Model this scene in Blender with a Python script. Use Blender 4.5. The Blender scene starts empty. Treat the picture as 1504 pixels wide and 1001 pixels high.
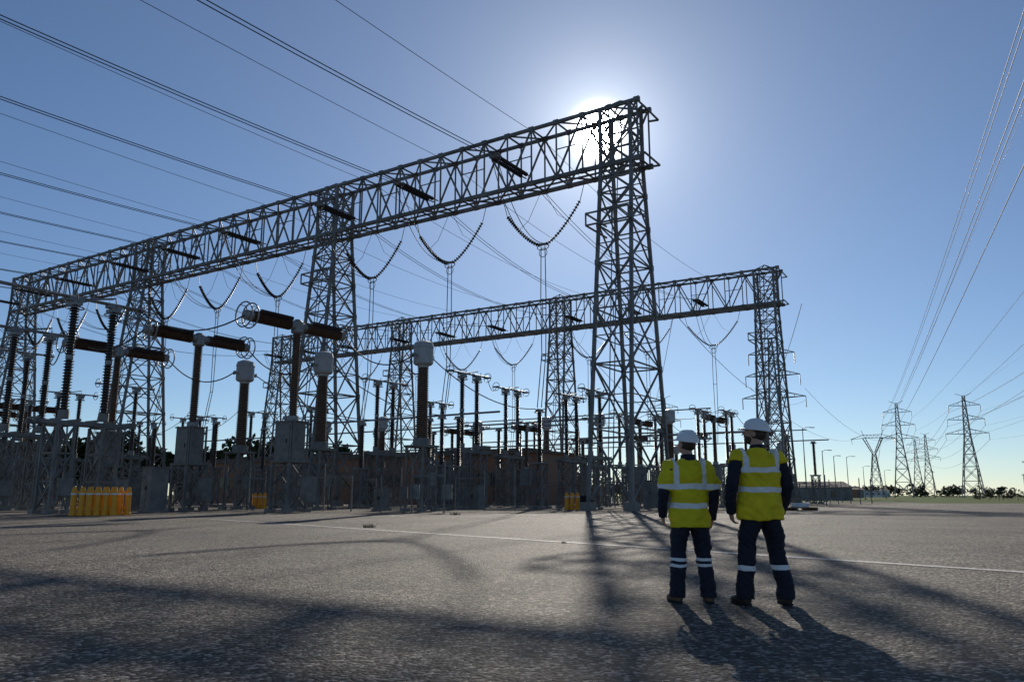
import bpy, bmesh, math, random
from mathutils import Vector, Matrix, noise
random.seed(7)
R=math.radians
scene=bpy.context.scene
col=scene.collection

# ------------------------------------------------------------------ materials
def newmat(name):
    m=bpy.data.materials.new(name); m.use_nodes=True
    nt=m.node_tree; b=nt.nodes['Principled BSDF']
    return m,nt,b
def simple(name,c,rough=0.6,metal=0.0,var=0.25,scale=2.0,bump=0.0,bscale=60,spec=None):
    m,nt,b=newmat(name)
    N=nt.nodes; L=nt.links
    tc=N.new('ShaderNodeTexCoord'); no=N.new('ShaderNodeTexNoise')
    no.inputs['Scale'].default_value=scale; no.inputs['Detail'].default_value=4; no.inputs['Roughness'].default_value=0.65
    L.new(tc.outputs['Object'],no.inputs['Vector'])
    r=N.new('ShaderNodeValToRGB')
    r.color_ramp.elements[0].position=0.3; r.color_ramp.elements[1].position=0.7
    r.color_ramp.elements[0].color=(*[x*(1-var) for x in c],1)
    r.color_ramp.elements[1].color=(*[min(1,x*(1+var)) for x in c],1)
    L.new(no.outputs['Fac'],r.inputs['Fac']); L.new(r.outputs['Color'],b.inputs['Base Color'])
    b.inputs['Roughness'].default_value=rough; b.inputs['Metallic'].default_value=metal
    if spec is not None: b.inputs['Specular IOR Level'].default_value=spec
    if bump>0:
        n2=N.new('ShaderNodeTexNoise'); n2.inputs['Scale'].default_value=bscale; n2.inputs['Detail'].default_value=3
        L.new(tc.outputs['Object'],n2.inputs['Vector'])
        bp=N.new('ShaderNodeBump'); bp.inputs['Strength'].default_value=bump; bp.inputs['Distance'].default_value=0.02
        L.new(n2.outputs['Fac'],bp.inputs['Height']); L.new(bp.outputs['Normal'],b.inputs['Normal'])
    return m
M={}
M['steel']=simple('galvanised_steel',(0.175,0.17,0.16),0.6,0.2,0.45,0.6)
M['steel_far']=simple('weathered_steel',(0.20,0.20,0.20),0.7,0.1,0.2,0.3)
M['alu']=simple('aluminium',(0.27,0.27,0.265),0.5,0.4,0.2,3)
M['brown']=simple('brown_porcelain',(0.11,0.06,0.035),0.4,0,0.3,3)
M['black']=simple('dark_porcelain',(0.035,0.025,0.022),0.4,0,0.3,3)
M['cap']=simple('grey_tank_paint',(0.38,0.39,0.39),0.5,0,0.12,2)
M['cab']=simple('grey_cabinet_paint',(0.18,0.175,0.165),0.55,0,0.35,1.5)
M['conc']=simple('concrete',(0.24,0.225,0.20),0.9,0,0.2,3,0.3)
M['wire']=simple('conductor_cable',(0.08,0.08,0.08),0.7,0.2,0.1,3)
M['yellow']=simple('yellow_plastic',(0.85,0.36,0.01),0.45,0,0.12,3)
M['rubber']=simple('black_rubber',(0.015,0.015,0.015),0.8,0,0.2,5)
M['white']=simple('white_paint',(0.75,0.75,0.74),0.5,0,0.06,5)
M['wood']=simple('weathered_timber',(0.16,0.11,0.07),0.85,0,0.3,3)
M['roof']=simple('roof_sheet',(0.15,0.115,0.09),0.8,0.0,0.15,1)
M['glass']=simple('dark_window_glass',(0.03,0.035,0.04),0.1,0,0.1,2)
M['leaf']=simple('foliage',(0.04,0.052,0.018),0.8,0,0.5,0.35,spec=.15)
M['bark']=simple('bark',(0.09,0.065,0.045),0.9,0,0.3,3)

def brick_mat():
    m,nt,b=newmat('brown_brick'); N=nt.nodes; L=nt.links
    tc=N.new('ShaderNodeTexCoord'); mp=N.new('ShaderNodeMapping'); mp.inputs['Rotation'].default_value=(R(90),0,0)
    br=N.new('ShaderNodeTexBrick'); br.inputs['Scale'].default_value=2.2
    br.inputs['Color1'].default_value=(0.38,0.17,0.09,1); br.inputs['Color2'].default_value=(0.27,0.12,0.065,1)
    br.inputs['Mortar'].default_value=(0.28,0.22,0.17,1); br.inputs['Mortar Size'].default_value=0.02
    L.new(tc.outputs['Object'],mp.inputs['Vector']); L.new(mp.outputs['Vector'],br.inputs['Vector'])
    L.new(br.outputs['Color'],b.inputs['Base Color']); b.inputs['Roughness'].default_value=0.9
    return m
M['brick']=brick_mat()

def ground_mat(name,c0,c1,spk,cracks=True,rough=0.62,patch=0.25,bumpd=0.02,agg=55,spec=.25):
    m,nt,b=newmat(name); N=nt.nodes; L=nt.links
    tc=N.new('ShaderNodeTexCoord')
    def nz(s,d=5,r=0.6):
        n=N.new('ShaderNodeTexNoise'); n.inputs['Scale'].default_value=s; n.inputs['Detail'].default_value=d; n.inputs['Roughness'].default_value=r
        L.new(tc.outputs['Object'],n.inputs['Vector']); return n
    big=nz(0.22,5,.7); fine=nz(6,6,0.85)
    r=N.new('ShaderNodeValToRGB'); r.color_ramp.elements[0].position=0.36; r.color_ramp.elements[1].position=0.64
    r.color_ramp.elements[0].color=(*c0,1); r.color_ramp.elements[1].color=(*c1,1)
    L.new(fine.outputs['Fac'],r.inputs['Fac'])
    vo=N.new('ShaderNodeTexVoronoi'); vo.inputs['Scale'].default_value=agg; L.new(tc.outputs['Object'],vo.inputs['Vector'])
    sep=N.new('ShaderNodeSeparateColor'); L.new(vo.outputs['Color'],sep.inputs['Color'])
    rs=N.new('ShaderNodeValToRGB'); rs.color_ramp.elements[0].position=0.62; rs.color_ramp.elements[1].position=1.0
    rs.color_ramp.elements[0].color=(0,0,0,1); rs.color_ramp.elements[1].color=(*spk,1)
    L.new(sep.outputs[0],rs.inputs['Fac'])
    add=N.new('ShaderNodeMix'); add.data_type='RGBA'; add.blend_type='ADD'; add.inputs[0].default_value=1
    L.new(r.outputs['Color'],add.inputs[6]); L.new(rs.outputs['Color'],add.inputs[7])
    mr=N.new('ShaderNodeMapRange'); mr.inputs[1].default_value=0.3; mr.inputs[2].default_value=0.7
    mr.inputs[3].default_value=1-patch; mr.inputs[4].default_value=1+patch
    L.new(big.outputs['Fac'],mr.inputs[0])
    mul=N.new('ShaderNodeMix'); mul.data_type='RGBA'; mul.blend_type='MULTIPLY'; mul.inputs[0].default_value=1
    L.new(add.outputs[2],mul.inputs[6]); L.new(mr.outputs[0],mul.inputs[7])
    out=mul.outputs[2]
    if cracks:
        v2=N.new('ShaderNodeTexVoronoi'); v2.feature='DISTANCE_TO_EDGE'; v2.inputs['Scale'].default_value=0.16
        wn=nz(1.3,4)
        sc=N.new('ShaderNodeVectorMath'); sc.operation='MULTIPLY_ADD'; sc.inputs[1].default_value=(1.6,1.6,1.6)
        L.new(wn.outputs['Color'],sc.inputs[0]); L.new(tc.outputs['Object'],sc.inputs[2])
        L.new(sc.outputs[0],v2.inputs['Vector'])
        mc=N.new('ShaderNodeMapRange'); mc.inputs[1].default_value=0.0; mc.inputs[2].default_value=0.006; mc.inputs[3].default_value=0.35; mc.inputs[4].default_value=1
        L.new(v2.outputs['Distance'],mc.inputs[0])
        m3=N.new('ShaderNodeMix'); m3.data_type='RGBA'; m3.blend_type='MULTIPLY'; m3.inputs[0].default_value=1
        L.new(out,m3.inputs[6]); L.new(mc.outputs[0],m3.inputs[7]); out=m3.outputs[2]
    L.new(out,b.inputs['Base Color'])
    b.inputs['Roughness'].default_value=rough; b.inputs['Specular IOR Level'].default_value=spec
    bp=N.new('ShaderNodeBump'); bp.inputs['Strength'].default_value=1.0; bp.inputs['Distance'].default_value=bumpd
    hadd=N.new('ShaderNodeMath'); hadd.operation='MULTIPLY_ADD'; hadd.inputs[1].default_value=-.8
    L.new(vo.outputs['Distance'],hadd.inputs[0]); L.new(fine.outputs['Fac'],hadd.inputs[2])
    L.new(hadd.outputs[0],bp.inputs['Height']); L.new(bp.outputs['Normal'],b.inputs['Normal'])
    return m
M['asphalt']=ground_mat('old_asphalt',(0.036,0.030,0.025),(0.13,0.112,0.092),(0.35,0.31,0.26),rough=.75,agg=30,spec=.12,bumpd=.035,patch=.3)
M['gravel']=ground_mat('yard_gravel',(0.07,0.060,0.048),(0.14,0.122,0.10),(0.12,0.11,0.10),cracks=False,rough=0.9,agg=18,spec=.08)
M['grass']=ground_mat('grass_ground',(0.05,0.075,0.02),(0.10,0.13,0.04),(0.02,0.03,0.01),cracks=False,rough=0.95,agg=12,spec=.05)
M['line']=ground_mat('worn_line_paint',(0.20,0.19,0.17),(0.75,0.72,0.68),(0.05,0.05,0.05),cracks=False,rough=0.7,agg=30)

# ------------------------------------------------------------------ mesh builder
class MB:
    def __init__(s): s.v=[]; s.f=[]; s.m=[]; s.mats=[]
    def mi(s,k):
        if k not in s.mats: s.mats.append(k)
        return s.mats.index(k)
    def tube(s,pts,rad,n,k,cap=True,ref=None):
        mi=s.mi(k); pts=[Vector(p) for p in pts]; base=len(s.v); N=len(pts)
        if not isinstance(rad,(list,tuple)): rad=[rad]*N
        d=(pts[-1]-pts[0]); 
        if d.length<1e-6: d=Vector((0,0,1))
        d.normalize()
        up=Vector(ref) if ref else (Vector((0,0,1)) if abs(d.z)<0.9 else Vector((0,1,0)))
        for i,p in enumerate(pts):
            t=(pts[min(i+1,N-1)]-pts[max(i-1,0)])
            if t.length<1e-7: t=d.copy()
            t.normalize()
            a=t.cross(up)
            if a.length<1e-5: a=t.orthogonal()
            a.normalize(); b=a.cross(t).normalized()
            r=rad[i]; rx,ry=(r if isinstance(r,(list,tuple)) else (r,r))
            off=math.pi/4 if n==4 else 0
            for j in range(n):
                an=2*math.pi*j/n+off
                s.v.append(p+a*(math.cos(an)*rx)+b*(math.sin(an)*ry))
        for i in range(N-1):
            for j in range(n):
                j2=(j+1)%n
                s.f.append((base+i*n+j,base+i*n+j2,base+(i+1)*n+j2,base+(i+1)*n+j)); s.m.append(mi)
        if cap:
            s.f.append(tuple(base+j for j in reversed(range(n)))); s.m.append(mi)
            s.f.append(tuple(base+(N-1)*n+j for j in range(n))); s.m.append(mi)
    def bar(s,a,b,w,k='steel'): s.tube([a,b],w*0.62,4,k)
    def cyl(s,a,b,r,k,n=10): s.tube([a,b],r,n,k)
    def ribs(s,pts,rc,rr,sp,k,n=10):
        pts=[Vector(p) for p in pts]; out=[];rad=[]
        acc=[0]
        for i in range(1,len(pts)): acc.append(acc[-1]+(pts[i]-pts[i-1]).length)
        T=acc[-1]; c=max(2,int(T/sp))
        def at(d):
            for i in range(1,len(pts)):
                if d<=acc[i]+1e-9:
                    f=(d-acc[i-1])/max(1e-9,acc[i]-acc[i-1]); return pts[i-1].lerp(pts[i],f)
            return pts[-1]
        for i in range(c):
            d=T*i/c; st=T/c
            q=(d/T)
            R1=rc if not isinstance(rc,(list,tuple)) else rc[0]*(1-q)+rc[1]*q
            R2=rr if not isinstance(rr,(list,tuple)) else rr[0]*(1-q)+rr[1]*q
            out+= [at(d),at(d+st*0.35),at(d+st*0.55)]; rad+=[R1,R2,R1]
        out.append(at(T)); rad.append(rad[-1])
        s.tube(out,rad,n,k)
    def box(s,c,sz,k):
        x,y,z=c; a,b,h=sz[0]/2,sz[1]/2,sz[2]/2; mi=s.mi(k); base=len(s.v)
        for dz in(-h,h):
            for dx,dy in((-a,-b),(a,-b),(a,b),(-a,b)): s.v.append(Vector((x+dx,y+dy,z+dz)))
        for q in((3,2,1,0),(4,5,6,7),(0,1,5,4),(1,2,6,5),(2,3,7,6),(3,0,4,7)):
            s.f.append(tuple(base+i for i in q)); s.m.append(mi)
    def ring(s,c,ax,Rr,r,k,n=20,m=6,squash=1.0):
        ax=Vector(ax).normalized(); a=ax.orthogonal().normalized()
        if abs(ax.z)<0.5: a=Vector((0,0,1))
        b=ax.cross(a).normalized(); c=Vector(c); mi=s.mi(k); base=len(s.v)
        for i in range(n):
            t=2*math.pi*i/n; dr=a*math.cos(t)*squash+b*math.sin(t); p=c+dr*Rr
            for j in range(m):
                q=2*math.pi*j/m; s.v.append(p+dr.normalized()*(r*math.cos(q))+ax*(r*math.sin(q)))
        for i in range(n):
            for j in range(m):
                i2=(i+1)%n;j2=(j+1)%m
                s.f.append((base+i*m+j,base+i2*m+j,base+i2*m+j2,base+i*m+j2)); s.m.append(mi)
    def ell(s,c,r,k,nu=16,nv=12,mat=None,zmin=-1,):
        c=Vector(c); mi=s.mi(k); base=len(s.v)
        rows=[]
        for i in range(nv+1):
            ph=-math.pi/2+math.pi*i/nv
            if math.sin(ph)<zmin-1e-6: continue
            rows.append(ph)
        for ph in rows:
            for j in range(nu):
                t=2*math.pi*j/nu
                p=Vector((r[0]*math.cos(ph)*math.cos(t),r[1]*math.cos(ph)*math.sin(t),r[2]*math.sin(ph)))
                if mat: p=mat@p
                s.v.append(c+p)
        for i in range(len(rows)-1):
            for j in range(nu):
                j2=(j+1)%nu
                s.f.append((base+i*nu+j,base+i*nu+j2,base+(i+1)*nu+j2,base+(i+1)*nu+j)); s.m.append(mi)
    def mesh(s,name,smooth=False):
        me=bpy.data.meshes.new(name); me.from_pydata([tuple(v) for v in s.v],[],s.f); 
        for k in s.mats: me.materials.append(M[k])
        me.polygons.foreach_set('material_index',s.m)
        if smooth: me.polygons.foreach_set('use_smooth',[True]*len(s.f))
        me.update(); return me
    def obj(s,name,loc=(0,0,0),rz=0,parent=None,smooth=False):
        return place(name,s.mesh(name,smooth),loc,rz,parent)
def place(name,me,loc=(0,0,0),rz=0,parent=None,sc=1):
    o=bpy.data.objects.new(name,me); col.objects.link(o); o.location=loc; o.rotation_euler=(0,0,rz); o.scale=(sc,sc,sc) if not isinstance(sc,tuple) else sc
    if parent: o.parent=parent
    return o
def empty(name,loc=(0,0,0),rz=0):
    o=bpy.data.objects.new(name,None); col.objects.link(o); o.location=loc; o.rotation_euler=(0,0,rz); return o

# ------------------------------------------------------------------ yard frame (rows parallel to the gantry)
O=Vector((9.6,60,0)); U=Vector((-.8377,.5462,0)); W=Vector((.5462,.8377,0)); AZ=math.atan2(-.5462,.8377)
def P(u,w,z=0): return O+U*u+W*w+Vector((0,0,z))
PH=[9.7,20,29.9,44,54.5,64.5,77,87,96]
ZB,ZT,BW=27.6,32.6,2.3

def lattice(mb,levels,hd,lw,bw,k='steel',cx=0,cy=0,kbr=False):
    pr=None
    for i,z in enumerate(levels):
        hx,hy=hd(z); c=[Vector((cx+sx*hx,cy+sy*hy,z)) for sx,sy in((-1,-1),(1,-1),(1,1),(-1,1))]
        if pr:
            for j in range(4):
                j2=(j+1)%4
                mb.bar(pr[j],c[j],lw,k); mb.bar(c[j],c[j2],bw,k)
                mb.bar(pr[j],c[j2],bw,k); mb.bar(pr[j2],c[j],bw,k)
                if kbr:
                    m0=(pr[j]+pr[j2]+c[j]+c[j2])/4
                    mb.bar((pr[j]+c[j])/2,m0,bw*0.7,k); mb.bar((pr[j2]+c[j2])/2,m0,bw*0.7,k)
        pr=c
def gantry_mesh():
    mb=MB()
    def hd(z):
        t=min(1,z/ZB); return (1.75*(1-t)+1.35*t, 3.7*(1-t)+1.15*t)
    for u in(1.4,34.4,67.4,98.6):
        lattice(mb,[0.5,6,11,15.4,19.2,22.4,25.2,ZB,30.1,ZT],hd,0.29,0.125,cx=-u,cy=BW/2,kbr=True)
        for sx in(-1,1):
            for sy in(-1,1):
                mb.box((-u+sx*1.75,BW/2+sy*3.72,0.3),(0.9,0.9,0.6),'conc')
                for z in(6,11,15.4,19.2,22.4,25.2,ZB):
                    hx,hy=hd(z); mb.box((-u+sx*hx,BW/2+sy*hy,z),(.32,.32,.45),'steel')
        for z in(11,19.2,25.2):
            hx,hy=hd(z); mb.bar((-u-hx,BW/2-hy,z),(-u+hx,BW/2+hy,z),0.12); mb.bar((-u+hx,BW/2-hy,z),(-u-hx,BW/2+hy,z),0.12)
        hx,hy=hd(22.4)
        x0=-u-hx-0.9
        for q in(0,1.0):
            for a,b in(((x0,BW/2-hy-.5),(-u+hx,BW/2-hy-.5)),((-u+hx,BW/2-hy-.5),(-u+hx,BW/2+hy)),((x0,BW/2-hy-.5),(x0,BW/2+hy))):
                mb.bar((a[0],a[1],22.4+q),(b[0],b[1],22.4+q),0.14)
        for x in(x0,-u,-u+hx): mb.bar((x,BW/2-hy-.5,22.4),(x,BW/2-hy-.5,23.4),0.12)
        for o in(-.2,.2): mb.bar((-u+o,BW/2-3.6,0.5),(-u+o,BW/2-1.2,ZB),0.07)
        for sx in(-1,1):
            for y in(0,BW): mb.bar((-u+sx*1.35,y,ZT),(-u,BW/2,ZT+0.9),0.12)
    xs=[0.6-(100.4*i/40) for i in range(41)]
    mb.bar((0.6,0,ZT),(-99.8,0,ZT),.3); mb.bar((0.6,BW,ZT),(-99.8,BW,ZT),.3)
    mb.bar((0.6,0,ZB),(-99.8,0,ZB),.36); mb.bar((0.6,BW,ZB),(-99.8,BW,ZB),.36)
    mb.bar((0.6,BW/2,ZB),(-99.8,BW/2,ZB),.16)
    for i,x in enumerate(xs):
        for y in(0,BW):
            mb.bar((x,y,ZB),(x,y,ZT),.13)
            for z in(ZB,ZT): mb.box((x,y,z),(.5,.3,.4),'steel')
        for z in(ZB,ZT): mb.bar((x,0,z),(x,BW,z),.14)
        if i<40:
            x2=xs[i+1]
            for y in(0,BW):
                if i%2: mb.bar((x,y,ZB),(x2,y,ZT),.16)
                else: mb.bar((x,y,ZT),(x2,y,ZB),.16)
            for z in(ZB,ZT):
                if i%2: mb.bar((x,0,z),(x2,BW,z),.14)
                else: mb.bar((x,BW,z),(x2,0,z),.14)
            if i%2==0:
                mb.bar((x,0,ZB+2.5),(x2,0,ZB+2.5),.09)
    for z in(ZB,ZT-1):
        for y in(0,BW): mb.bar((0.6,y,z),(1.3,y+(-.4 if y==0 else .4),z+.1),.16)
        mb.bar((1.3,-.4,z+.1),(1.3,BW+.4,z+.1),.14); mb.bar((0.6,0,z-.8),(1.3,-.4,z+.1),.12)
    return mb.mesh('gantry')
def strings_mesh():
    mb=MB()
    for u in PH:
        x=-u
        for o in(-.28,.28):
            mb.cyl((x+o,0,ZB+.55),(x+o,-.8,ZB+.5),.06,'alu',6)
            mb.ribs([(x+o,-.8,ZB+.5),(x+o,-5.2,ZB+.5)],.09,.19,.2,'black',8)
        mb.box((x,-5.35,ZB+.5),(.8,.35,.12),'alu'); mb.ring((x,-5.1,ZB+.5),(0,1,0),.45,.03,'alu',16,4)
        y=BW
        for s in(-1,1):
            mb.tube([(x+s*4.2,y,ZB),(x+s*3.75,y,26.0)],.035,5,'alu')
            pts=[]
            for i in range(11):
                t=i/10; zz=22.7+.35*t+2.95*t**1.55; pts.append((x+s*(.22+3.5*t),y,zz))
            pts.reverse()
            mb.ribs(pts,.06,.19,.26,'black' if s<0 else 'brown',8)
            lp=[]
            for i in range(13):
                t=i/12; a=Vector((x+s*.25,-5.3,ZB+.45)); b=Vector((x+s*.2,y,22.8)); c=Vector((x+s*.4,-2.2,21.6))
                lp.append(a*(1-t)**2+c*2*t*(1-t)+b*t*t)
            mb.tube(lp,.035,5,'wire')
            mb.tube([(x+s*.2,y,ZB),(x+s*1.5,y,25.2),(x+s*2.4,y,24.6)],.02,4,'wire')
        mb.ring((x,y,22.55),(0,1,0),.6,.045,'alu',18,5,0.5); mb.ring((x,y,22.0),(0,1,0),.4,.035,'alu',14,4)
        mb.box((x,y,22.75),(.9,.18,.16),'alu')
        for s in(-.2,.2):
            mb.tube([(x+s,y,22.6),(x+s*1.3,y,18),(x+s*1.0,y,13),(x+s,y-.8,8.3)],.042,5,'wire')
            mb.box((x,y,17),(.45,.06,.06),'alu'); mb.box((x,y,12.8),(.4,.06,.06),'alu')
    return mb.mesh('insulator_strings')
gm=gantry_mesh(); sm=strings_mesh()
AZ2=math.atan2(-.515,.857)
for (loc,az) in(((9.6,60,0),AZ),((36.8,108.4,0),AZ2)):
    e=empty('substation_gantry',loc,az)
    place('lattice_structure',gm,parent=e); place('insulator_strings',sm,parent=e)
O2=Vector((36.8,108.4,0)); U2=Vector((-.857,.515,0)); W2=Vector((.515,.857,0))
def P2(u,w,z=0): return O2+U2*u+W2*w+Vector((0,0,z))

def sagpts(a,b,sag,n=28):
    return [Vector(a).lerp(Vector(b),i/n)-Vector((0,0,4*sag*(i/n)*(1-i/n))) for i in range(n+1)]
mb=MB()
for i,u in enumerate(PH):
    for o in(-.2,.2):
        mb.tube(sagpts(P(u+o,-5.5,ZB+.5),P(u+o,-150,32),3.4),.034,5,'wire')
    mb.tube(sagpts(P(u,0,ZT+.1),P(u,-150,37.5),2.6),.022,4,'wire')
    if i<6:
        mb.tube(sagpts(P(u,BW,ZT+.1),P2(u,0,ZT+.1),1.2,14),.022,4,'wire')
    for o in(-.2,.2): mb.tube(sagpts(P(u+o,BW,ZB),P2(u+o,-5.4,ZB+.5),2.4,16),.026,4,'wire')
mb.obj('overhead_conductors')

# ------------------------------------------------------------------ yard equipment
def support(mb,h,hx,hy,lw=.14):
    n=max(2,int(h/1.5)); lattice(mb,[0.2+(h-.2)*i/n for i in range(n+1)],lambda z:(hx,hy),lw,.08)
    for sx in(-1,1):
        for sy in(-1,1): mb.box((sx*hx,sy*hy,.12),(.5,.5,.24),'conc')
    mb.box((0,0,h+.08),(hx*2+.3,hy*2+.3,.14),'steel')
def ct_mesh():
    mb=MB(); support(mb,4.4,.75,.75)
    mb.cyl((0,0,4.5),(0,0,5.0),.62,'cab',18)
    mb.tube([(0,0,5.0),(0,0,5.05)],[.5,.5],16,'alu')
    mb.ribs([(0,0,5.05),(0,0,10.1)],(.40,.34),(.50,.43),.15,'brown',18)
    mb.tube([(0,0,10.1),(0,0,10.25),(0,0,10.3),(0,0,10.42),(0,0,11.5),(0,0,11.55),(0,0,11.62),(0,0,11.9),(0,0,12.05)],[.4,.42,.62,.72,.72,.76,.74,.66,.3],20,'cap')
    for s in(-1,1): mb.box((0,s*.85,10.9),(.16,.5,.08),'alu'); mb.box((0,s*1.05,10.9),(.3,.06,.3),'alu')
    mb.box((.95,0,2.2),(.35,.6,.9),'cab')
    for s in(-.6,.6): mb.cyl((s,.5,0),(s*.6,.4,4.5),.04,'steel',6)
    return mb.mesh('current_transformer')
def breaker_mesh():
    mb=MB(); support(mb,3.2,.8,.8,.2)
    mb.box((0,-.1,4.55),(1.5,1.2,2.6),'cab'); mb.box((0,-.72,4.55),(1.2,.05,2.3),'cab'); mb.box((0,-.1,5.9),(1.8,1.4,.08),'steel')
    mb.box((.35,-.76,4.6),(.06,.05,.3),'rubber')
    for s in(-1,1):
        mb.bar((s*.85,.6,3.2),(s*.85,.6,6),.12); mb.bar((s*.85,-.6,3.2),(s*.85,-.6,6),.12)
    mb.cyl((0,0,5.9),(0,0,6.3),.4,'alu',14)
    mb.ribs([(0,0,6.3),(0,0,11.9)],.24,.33,.15,'brown',14)
    mb.tube([(0,0,11.9),(0,0,12.0),(0,0,12.7),(0,0,12.9)],[.3,.42,.42,.2],14,'alu')
    for s in(-1,1):
        mb.tube([(0,0,12.45),(0,s*.7,12.45)],[.36,.3],14,'alu',ref=(0,0,1))
        mb.ribs([(0,s*.7,12.45),(0,s*3.9,12.45)],.31,.39,.12,'brown',14)
        mb.tube([(0,s*3.9,12.45),(0,s*4.3,12.45),(0,s*4.4,12.45)],[.36,.34,.2],14,'alu',ref=(0,0,1))
        mb.ribs([(.55,s*.9,12.75),(.55,s*3.6,12.75)],.10,.15,.12,'black',8)
        for y in(.9,3.6): mb.bar((0,s*y,12.6),(.55,s*y,12.75),.08,'alu')
        for q in(3.95,4.45):
            mb.ring((0,s*q,12.45),(0,1,0),.82,.05,'alu',22,6)
        for t in range(4):
            an=t*math.pi/2+.6; mb.bar((.3*math.cos(an),s*4.1,12.45+.3*math.sin(an)),(.82*math.cos(an),s*3.95,12.45+.82*math.sin(an)),.05,'alu')
            mb.bar((.82*math.cos(an),s*3.95,12.45+.82*math.sin(an)),(.82*math.cos(an),s*4.45,12.45+.82*math.sin(an)),.05,'alu')
    mb.box((1.6,.2,1.5),(.8,.7,1.6),'cab')
    return mb.mesh('circuit_breaker')
def disc_mesh():
    mb=MB()
    for y in(-1.35,1.35):
        lattice(mb,[.2,1.8,3.4,5.0],lambda z:(.75,.5),.17,.09,cy=y)
        for sx in(-1,1):
            for sy in(-1,1): mb.box((sx*.75,y+sy*.5,.12),(.5,.5,.24),'conc')
    for x in(-.5,.5): mb.bar((x,-3.0,5.15),(x,3.0,5.15),.26)
    for y in(-2.8,-1.6,-.5,.5,1.6,2.8): mb.bar((-.6,y,5.35),(.6,y,5.35),.14)
    for y in(-1.2,1.2):
        mb.cyl((0,y,5.4),(0,y,5.9),.3,'steel',12)
        mb.ribs([(0,y,5.9),(0,y,8.9)],.18,.30,.17,'black',12)
        mb.cyl((0,y,8.9),(0,y,9.15),.22,'alu',10)
        mb.ribs([(0,y,9.15),(0,y,12.1)],.17,.28,.17,'black',12)
        mb.box((0,y,12.25),(.8,.5,.22),'alu'); mb.box((0,y,12.5),(.4,.9,.2),'alu')
        mb.ring((0,y,12.0),(0,0,1),.5,.04,'alu',18,5)
        mb.bar((-.5,y,12.35),(-.9,y+.4,12.9),.06,'alu'); mb.bar((.3,y,12.35),(.7,y-.3,12.8),.06,'alu')
    for o in(-.13,.13):
        mb.cyl((o,-3.3,12.6),(o,3.0,12.68),.065,'alu',8)
        mb.cyl((o,-1.7,12.4),(o,1.2,13.05),.05,'alu',8)
    for y in(-3.1,3.0): mb.ring((0,y,12.65),(0,1,0),.45,.035,'alu',16,5); mb.box((0,y,12.62),(.7,.3,.14),'alu')
    for x in(-.9,.9): mb.cyl((x,-1.2,.3),(x*.6,-1.2,5.3),.045,'steel',6)
    mb.box((.95,-1.2,1.5),(.45,.7,1.0),'cab')
    return mb.mesh('disconnect_switch')
def post_mesh():
    mb=MB(); support(mb,3.6,.45,.45,.12)
    mb.ribs([(0,0,3.75),(0,0,7.9)],.15,.25,.15,'black',10)
    mb.box((0,0,8.05),(.5,.5,.2),'alu'); mb.ring((0,0,7.9),(0,0,1),.42,.035,'alu',16,5)
    return mb.mesh('post_insulator')
ctm,brm,dsm,pom=ct_mesh(),breaker_mesh(),disc_mesh(),post_mesh()
def yard(me,name,u,w,sc=1,extra=0): return place(name,me,P(u,w),AZ+extra,sc=sc)
CT=[(11.6,-11.5),(20.8,-12.4),(29.3,-13)]
for u,w in CT: yard(ctm,'current_transformer',u,w)
BR=[(16.75,-18.8),(26.4,-19.6),(36,-20.1)]
for u,w in BR: yard(brm,'circuit_breaker',u,w)
DS=[(25.3,-28.2),(38.5,-25.5),(49,-22)]
for u,w in DS: yard(dsm,'disconnect_switch',u,w,1.06)
for u in PH: yard(pom,'post_insulator',u,1.5)
rows=[(dsm,'disconnect_switch',31,6,1.0),(dsm,'disconnect_switch',20.6,6.5,1.0),(dsm,'disconnect_switch',10.8,9,.8),
 (dsm,'disconnect_switch',23.5,18.4,1.0),(dsm,'disconnect_switch',14,20,.95),(dsm,'disconnect_switch',33,17,.92)]
for u in(44,54.5,64.5): rows.append((dsm,'disconnect_switch',u+1,10,.88))
for u in(6,18.5,27): rows.append((brm,'circuit_breaker',u,13.5,.62))
for u in(2.5,): rows.append((brm,'circuit_breaker',u,24,.7))
for u in(9,18.5): rows.append((dsm,'disconnect_switch',u-3,30,.82))
for u in(14.5,24.6,33,45,55,65): rows.append((ctm,'current_transformer',u,42,1.0))
for u in(9,19,29,40,50): rows.append((dsm,'disconnect_switch',u,49,.95))
for u in(8,18,28,38): rows.append((brm,'circuit_breaker',u,62,.8))
for u in(7,12,22,32): rows.append((dsm,'disconnect_switch',u,70,.8))
for u in(10,18,28): rows.append((ctm,'current_transformer',u,78,.8))
for u in(44,54): rows.append((ctm,'current_transformer',u,20,.9))
for u in(48,58,68): rows.append((dsm,'disconnect_switch',u,-12,.9))
for u in(75,85): rows.append((brm,'circuit_breaker',u,-8,.9))
for u in(72,82): rows.append((dsm,'disconnect_switch',u,12,.9))
for u in(3,14,24,36): rows.append((pom,'post_insulator',u,36,1))
for u in(0,6,15,25,36): rows.append((pom,'post_insulator',u,56,1))
for u in(14,17,24.5,5): rows.append((pom,'post_insulator',u,-4 if u!=5 else 16,.9))
for u in(32,42,52): rows.append((pom,'post_insulator',u,-6,1))
for u in(26,29,36,39): rows.append((pom,'post_insulator',u,24,1.1))
for me,n,u,w,s in rows: yard(me,n,u,w,s)

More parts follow.
